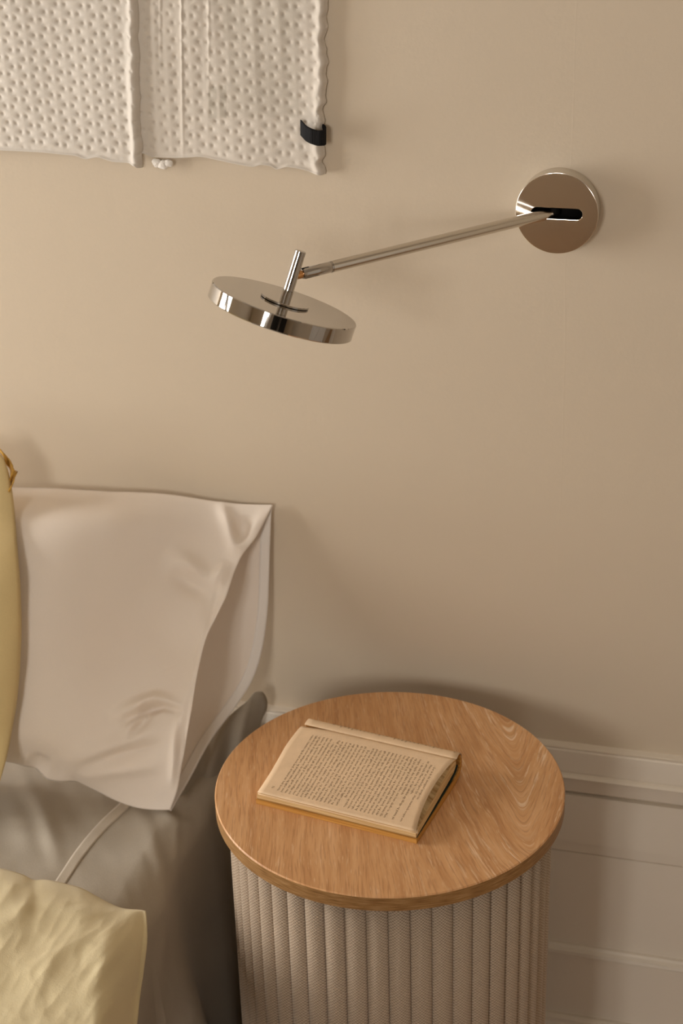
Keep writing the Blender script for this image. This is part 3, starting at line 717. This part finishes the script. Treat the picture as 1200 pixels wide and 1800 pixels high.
CF = np.zeros((14, 60, 3))                                            # loose corner of the sheet curling up beside the wall
tip_ = resample([(318, 1352, -.150), (350, 1312, -.118), (380, 1280, -.092), (405, 1256, -.076), (420, 1243, -.066), (431, 1235, -.058), (440, 1225, -.050), (449, 1216, -.042), (459, 1215, -.036), (466, 1223, -.031), (469, 1234, -.028), (468, 1246, -.024), (464, 1254, -.020)], 60)
low_ = resample([(310, 1440, -.185), (335, 1424, -.150), (362, 1404, -.122), (388, 1388, -.100), (406, 1380, -.088), (420, 1376, -.078), (432, 1372, -.068), (441, 1370, -.060), (450, 1369, -.050), (456, 1368, -.042), (459, 1368, -.036), (460, 1368, -.030), (460, 1368, -.025)], 60)
for j in range(14):
    t = j/13
    for i in range(60):
        a_, b_ = tip_[i], low_[i]; g_ = (i/59)**3
        CF[j, i] = atY(a_[0]*(1-t)+b_[0]*t-11*g_*math.sin(PI*t**.75), a_[1]*(1-t)+b_[1]*t, a_[2]*(1-t)+b_[2]*t+.006*math.sin(PI*t)*g_-.005*math.sin(PI*t)*math.sin(i*.33)-.012*math.sin(PI*t))
obj('tucked_corner', sheet_mesh(CF, .0012), M['sheet'], sh)

# ------------------------------------------------------------------ white pillow against the wall
pil = empty('pillow', (-.95, -.12, .49), 'white pillow in an open-ended cotton case leaning upright against the beige wall', 'pillow')
nu, nv = 220, 200
U, Vg = np.meshgrid(np.linspace(0, 1, nu), np.linspace(0, 1, nv))
R_ = interp(Vg, [(0, 479, 887), (.1, 453, 938), (.2, 419, 988), (.32, 398, 1045), (.45, 374, 1095), (.6, 350, 1165), (.72, 341, 1225), (.85, 327, 1305), (.93, 312, 1388), (1, 299, 1424)])
PXL = -330
xx = PXL+(R_[..., 0]-PXL)*U
topy = interp(xx, [(-400, 842), (-100, 853), (0, 856), (130, 862), (250, 868), (350, 871), (395, 874), (430, 880), (500, 890)])
boty = interp(xx, [(-400, 1318), (0, 1336), (60, 1350), (130, 1370), (200, 1391), (299, 1424), (500, 1500)])
yin = topy+(boty-topy)*Vg; w = sstep(.72, 1, U); yy = yin*(1-w)+R_[..., 1]*w
Yc = interp(Vg, [(0, -.026), (.04, -.068), (.12, -.122), (.3, -.175), (.5, -.215), (.7, -.240), (.88, -.250), (.96, -.238), (1, -.215)])
Yr = interp(Vg, [(0, -.012), (.1, -.030), (.2, -.055), (.32, -.085), (.45, -.115), (.6, -.155), (.72, -.185), (.85, -.215), (.93, -.228), (1, -.233)])
bl = sstep(.5, 1, U)
Yp = Yc+(Yr-Yc)*bl
d = (xx-600)[..., None]/F_PX*AX_R-(yy-900)[..., None]/F_PX*AX_U+AX_F
P = CAM+d*((Yp-CAM[1])/d[..., 1])[..., None]
Nn = grid_normals(P)
if Nn[100, 100, 1] > 0: Nn = -Nn
wr = .0022*fbm(P[..., 0]*9, P[..., 2]*9, 3)
P = P+Nn*wr[..., None]
SEAM = [(412, 960), (392, 1005), (376, 1050), (362, 1110), (345, 1180), (330, 1240), (322, 1300), (305, 1385)]
P = strokes(P, Nn, [
    ([(385, 878), (405, 925), (413, 962), (404, 985)], 9, .010), ([(420, 905), (424, 960)], 14, -.008), ([(470, 892), (430, 955), (415, 990)], 7, .004),
    ([(290, 965), (335, 1000), (378, 1035)], 16, .009), ([(300, 1000), (345, 1030), (372, 1052)], 14, -.008), ([(400, 985), (374, 1040)], 10, .007), ([(395, 1030), (372, 1060), (360, 1110)], 10, -.005),
    ([(190, 1262), (250, 1235), (275, 1229), (330, 1246)], 9, .012), ([(210, 1275), (262, 1246), (285, 1241), (325, 1252)], 6, -.014), ([(262, 1232), (215, 1296)], 8, .008), ([(275, 1240), (225, 1300)], 7, -.006),
    ([(100, 1345), (200, 1312), (310, 1275)], 14, .008), ([(130, 1350), (220, 1322), (300, 1305)], 12, -.007), ([(120, 1366), (200, 1352), (300, 1345)], 10, .005),
    ([(330, 1250), (312, 1270), (308, 1330), (300, 1390)], 6, .006), ([(318, 1275), (316, 1340)], 5, -.004), ([(60, 1348), (100, 1366), (135, 1372)], 9, .008), ([(45, 1335), (90, 1345)], 9, -.006),
    ([(370, 1090), (350, 1180), (340, 1240)], 7, .004), (SEAM, 2.2, -.0016), ([(a-5, b) for a, b in SEAM], 3, .0010), ([(a+6, b+2) for a, b in SEAM], 3, .0010),
    ([(250, 1080), (330, 1160), (335, 1230)], 30, -.005), ([(20, 900), (200, 910), (380, 900)], 26, .004)], 1.25)
P[..., 1] = np.minimum(P[..., 1], -.006)
put(obj('front_panel', sheet_mesh(P, .0016, Nn), M['pillow']), pil)
# rear panel: the flap of the case that hangs open past the filling
nL, nW = 120, 40
O = resample([(479, 889, -.008), (476.5, 905, -.009), (475.5, 930, -.011), (474, 970, -.013), (472.5, 1020, -.016), (471, 1060, -.019), (466, 1110, -.026), (456, 1160, -.042), (441, 1200, -.062), (414, 1242, -.092), (370, 1303, -.140), (332, 1372, -.195), (300, 1425, -.2325)], nL)
I = resample([(440, 887, -.009), (405, 900, -.014), (380, 930, -.022), (350, 970, -.036), (330, 1020, -.056), (315, 1060, -.074), (300, 1110, -.095), (290, 1160, -.118), (280, 1200, -.138), (270, 1240, -.158), (265, 1300, -.182), (262, 1360, -.206), (262, 1405, -.216)], nL)
T = np.linspace(0, 1, nW)
C = O[None]*(1-T[:, None, None])+I[None]*T[:, None, None]
bul = np.sin(np.pi*np.clip(T, 0, 1))[:, None]*np.sin(np.pi*np.linspace(0, 1, nL))[None]
Yb = np.minimum(C[..., 2]+.016*bul*np.linspace(0, 1, nL)[None], -.0055)
d = (C[..., 0]-600)[..., None]/F_PX*AX_R-(C[..., 1]-900)[..., None]/F_PX*AX_U+AX_F
PBk = CAM+d*((Yb-CAM[1])/d[..., 1])[..., None]
Nb = grid_normals(PBk)
if Nb[20, 60, 1] > 0: Nb = -Nb
PBk = PBk+Nb*(.0008*fbm(PBk[..., 0]*20, PBk[..., 2]*14, 2))[..., None]
PBk[..., 1] = np.minimum(PBk[..., 1], -.005)
put(obj('rear_flap', sheet_mesh(PBk, .0012, Nb), M['pillow']), pil)
k = 7
hq = proj(PBk); hw = 18.0
PHm = np.zeros((6, nL, 3))
for i in range(nL):
    colq = hq[:, i]; dist = np.r_[0, np.cumsum(np.hypot(*np.diff(colq, axis=0).T))]
    fade = min(1, .12+i/14)*(1 if i < nL-12 else max(.15, (nL-i)/12))
    for j in range(6):
        for c in range(3): PHm[j, i, c] = np.interp(hw*fade*j/5, dist, PBk[:, i, c])
PHm = PHm+Nb[:6]*.0014
hm = put(obj('hem', sheet_mesh(PHm, .0012, Nb[:6]), M['hem']), pil); hm['label'] = 'stitched hem along the open end of the pillowcase'

# ------------------------------------------------------------------ yellow duvet in the foreground
nu, nv = 230, 200
U, Vg = np.meshgrid(np.linspace(0, 1, nu), np.linspace(0, 1, nv))
Rr = interp(Vg, [(0, 250, 1600, .512), (.03, 256, 1602, .535), (.10, 258.5, 1640, .540), (.22, 252.5, 1700, .525), (.30, 246, 1745, .510), (.42, 240, 1800, .500), (.6, 228, 1880, .47), (1, 190, 2060, .44)])
xx = -330+(Rr[..., 0]+330)*U
fary = interp(xx, [(-400, 1455), (-150, 1498), (-40, 1519), (0, 1526), (40, 1537), (62, 1547), (75, 1546), (130, 1557), (180, 1571), (225, 1586), (250, 1597), (262, 1604)])
yin = fary+(2080-60*(1-U)-fary)*Vg; w = sstep(.8, 1, U); yy = yin*(1-w)+np.maximum(Rr[..., 1], fary)*w
Zc = interp(Vg, [(0, .508), (.015, .530), (.05, .552), (.13, .572), (.3, .585), (.6, .590), (1, .580)])
Zp = Zc+(Rr[..., 2]-Zc)*sstep(.86, 1, U)**1.3
d = (xx-600)[..., None]/F_PX*AX_R-(yy-900)[..., None]/F_PX*AX_U+AX_F
P = CAM+d*((Zp-CAM[2])/d[..., 2])[..., None]
Nn = grid_normals(P)
if Nn[100, 100, 2] < 0: Nn = -Nn
q = proj(P)
# crumples fan out from the tied corner
ang = np.arctan2(q[..., 1]-1590, 262-q[..., 0]); rad = np.hypot(q[..., 1]-1590, 262-q[..., 0])
cr = .0011*ridged(ang*2.6+1.3, rad*.006, 3)*sstep(10, 120, rad)+.0012*ridged(q[..., 0]*.012+q[..., 1]*.008, q[..., 1]*.007-q[..., 0]*.003, 3)+.003*fbm(q[..., 0]*.008, q[..., 1]*.008, 2)
fade = sstep(0, .06, Vg)*sstep(1, .955, U)
P = P+Nn*(cr*fade)[..., None]
P = strokes(P, Nn, [([(251, 1590), (252.5, 1640), (247, 1700), (239, 1770)], 1.8, -.003), ([(262, 1585), (200, 1640), (140, 1720)], 12, .0035), ([(252, 1610), (190, 1690), (140, 1780)], 10, .0032), ([(235, 1620), (170, 1690)], 8, -.002),
    ([(40, 1550), (120, 1600), (220, 1610)], 14, .0025), ([(255, 1660), (200, 1730), (170, 1830)], 11, .0035), ([(50, 1790), (90, 1690), (150, 1640)], 10, .0030), ([(100, 1760), (140, 1700), (150, 1640)], 7, -.0018), ([(-20, 1640), (40, 1600), (70, 1550)], 12, .003)])
# tucked rows behind the far edge give it a rounded lip down to the sheet
def sheet_top(x, y):
    i = np.clip(np.searchsorted(-ys, -y), 0, len(ys)-1); j = np.clip(np.searchsorted(prof_top, x), 0, len(prof_top)-1); return SHEET_Z[i, j]
lipa = P[:1].copy(); lipa[..., 2] -= .014; lipa[..., 1] -= .004
lipb = P[:1].copy(); lipb[..., 2] -= .018; lipb[..., 1] -= .03
P = np.concatenate([lipb, lipa, P])
P[..., 2] = np.where(P[..., 0] < XE+.005, np.maximum(P[..., 2], sheet_top(P[..., 0], P[..., 1])+.0095), P[..., 2])
dv = obj('duvet', sheet_mesh(P, .004, np.broadcast_to(np.array([0, 0, 1.]), P.shape)), M['yellow'])
dv['label'] = 'crumpled pale yellow linen duvet corner lying across the front of the bed'; dv['category'] = 'duvet'

# ------------------------------------------------------------------ yellow cushion at the left border
cu_ = empty('cushion', (-.95, -.31, .49), 'dusty yellow cushion with ochre trim standing in front of the white pillow', 'cushion')
nu, nv = 120, 120
U, Vg = np.meshgrid(np.linspace(0, 1, nu), np.linspace(0, 1, nv))
Rr = interp(Vg, [(0, -3, 795), (.03, 6, 806), (.09, 18, 842), (.16, 26, 900), (.25, 31, 965), (.38, 36, 1030), (.5, 38, 1100), (.62, 36, 1165), (.74, 31, 1225), (.85, 22, 1280), (.94, 11, 1335), (1, 0, 1374)])
Lx = -270
xx = Lx+(Rr[..., 0]-Lx)*U; yl = 770+640*Vg
w = sstep(.35, 1, U); yy = yl*(1-w)+Rr[..., 1]*w
bg = (np.clip(4*U*(1-U), 0, 1)**.55)*(np.clip(4*Vg*(1-Vg), 0, 1)**.6)
lean = interp(Vg, [(0, -.085), (.08, -.095), (.16, -.125), (.25, -.172), (.38, -.207), (.5, -.229), (.62, -.247), (.74, -.257), (.85, -.266), (1, -.292)])
ctr = lean
def side(sg, depth):
    Yv = ctr+sg*depth*bg
    dd = (xx-600)[..., None]/F_PX*AX_R-(yy-900)[..., None]/F_PX*AX_U+AX_F
    base = CAM+dd*((ctr-CAM[1])/dd[..., 1])[..., None]
    Pp = base.copy(); Pp[..., 1] = Pp[..., 1]+sg*depth*bg
    n = fbm(Pp[..., 0]*10, Pp[..., 2]*10, 3)*.003*bg**.5; Pp[..., 1] += sg*n
    return Pp
PF, PK = side(-1, .055), side(1, .0)
V = np.concatenate([PF.reshape(-1, 3), PK.reshape(-1, 3)])
bm = bmesh.new(); vs = [bm.verts.new(v) for v in V]
for f in grid_faces(nv, nu)+[f[::-1] for f in grid_faces(nv, nu, nu*nv)]: bm.faces.new([vs[i] for i in f])
bmesh.ops.remove_doubles(bm, verts=bm.verts[:], dist=.0004)
put(obj('cover', bm_mesh(bm), M['yellow2']), cu_)
# ochre flange: a narrow frill that stands off the upper corner
fl = resample([(-40, 783, -.083), (-10, 786, -.083), (4, 796, -.083), (14, 812, -.083), (22, 830, -.090), (22, 848, -.098), (20, 866, -.108)], 50)
FLW = np.zeros((8, 50, 3))
for i, (a, b, Y) in enumerate(fl):
    t = i/49; wd = 9*math.sin(PI*min(1, t*1.02))**.5+5*math.exp(-((t-.72)/.05)**2)
    for j in range(8): FLW[j, i] = atY(a-4+wd*j/7, b+(2 if t < .7 else -3)*(j/7), Y+.004*math.sin(t*22+j*.6))
put(obj('trim', sheet_mesh(FLW, .0012), M['ochre']), cu_)
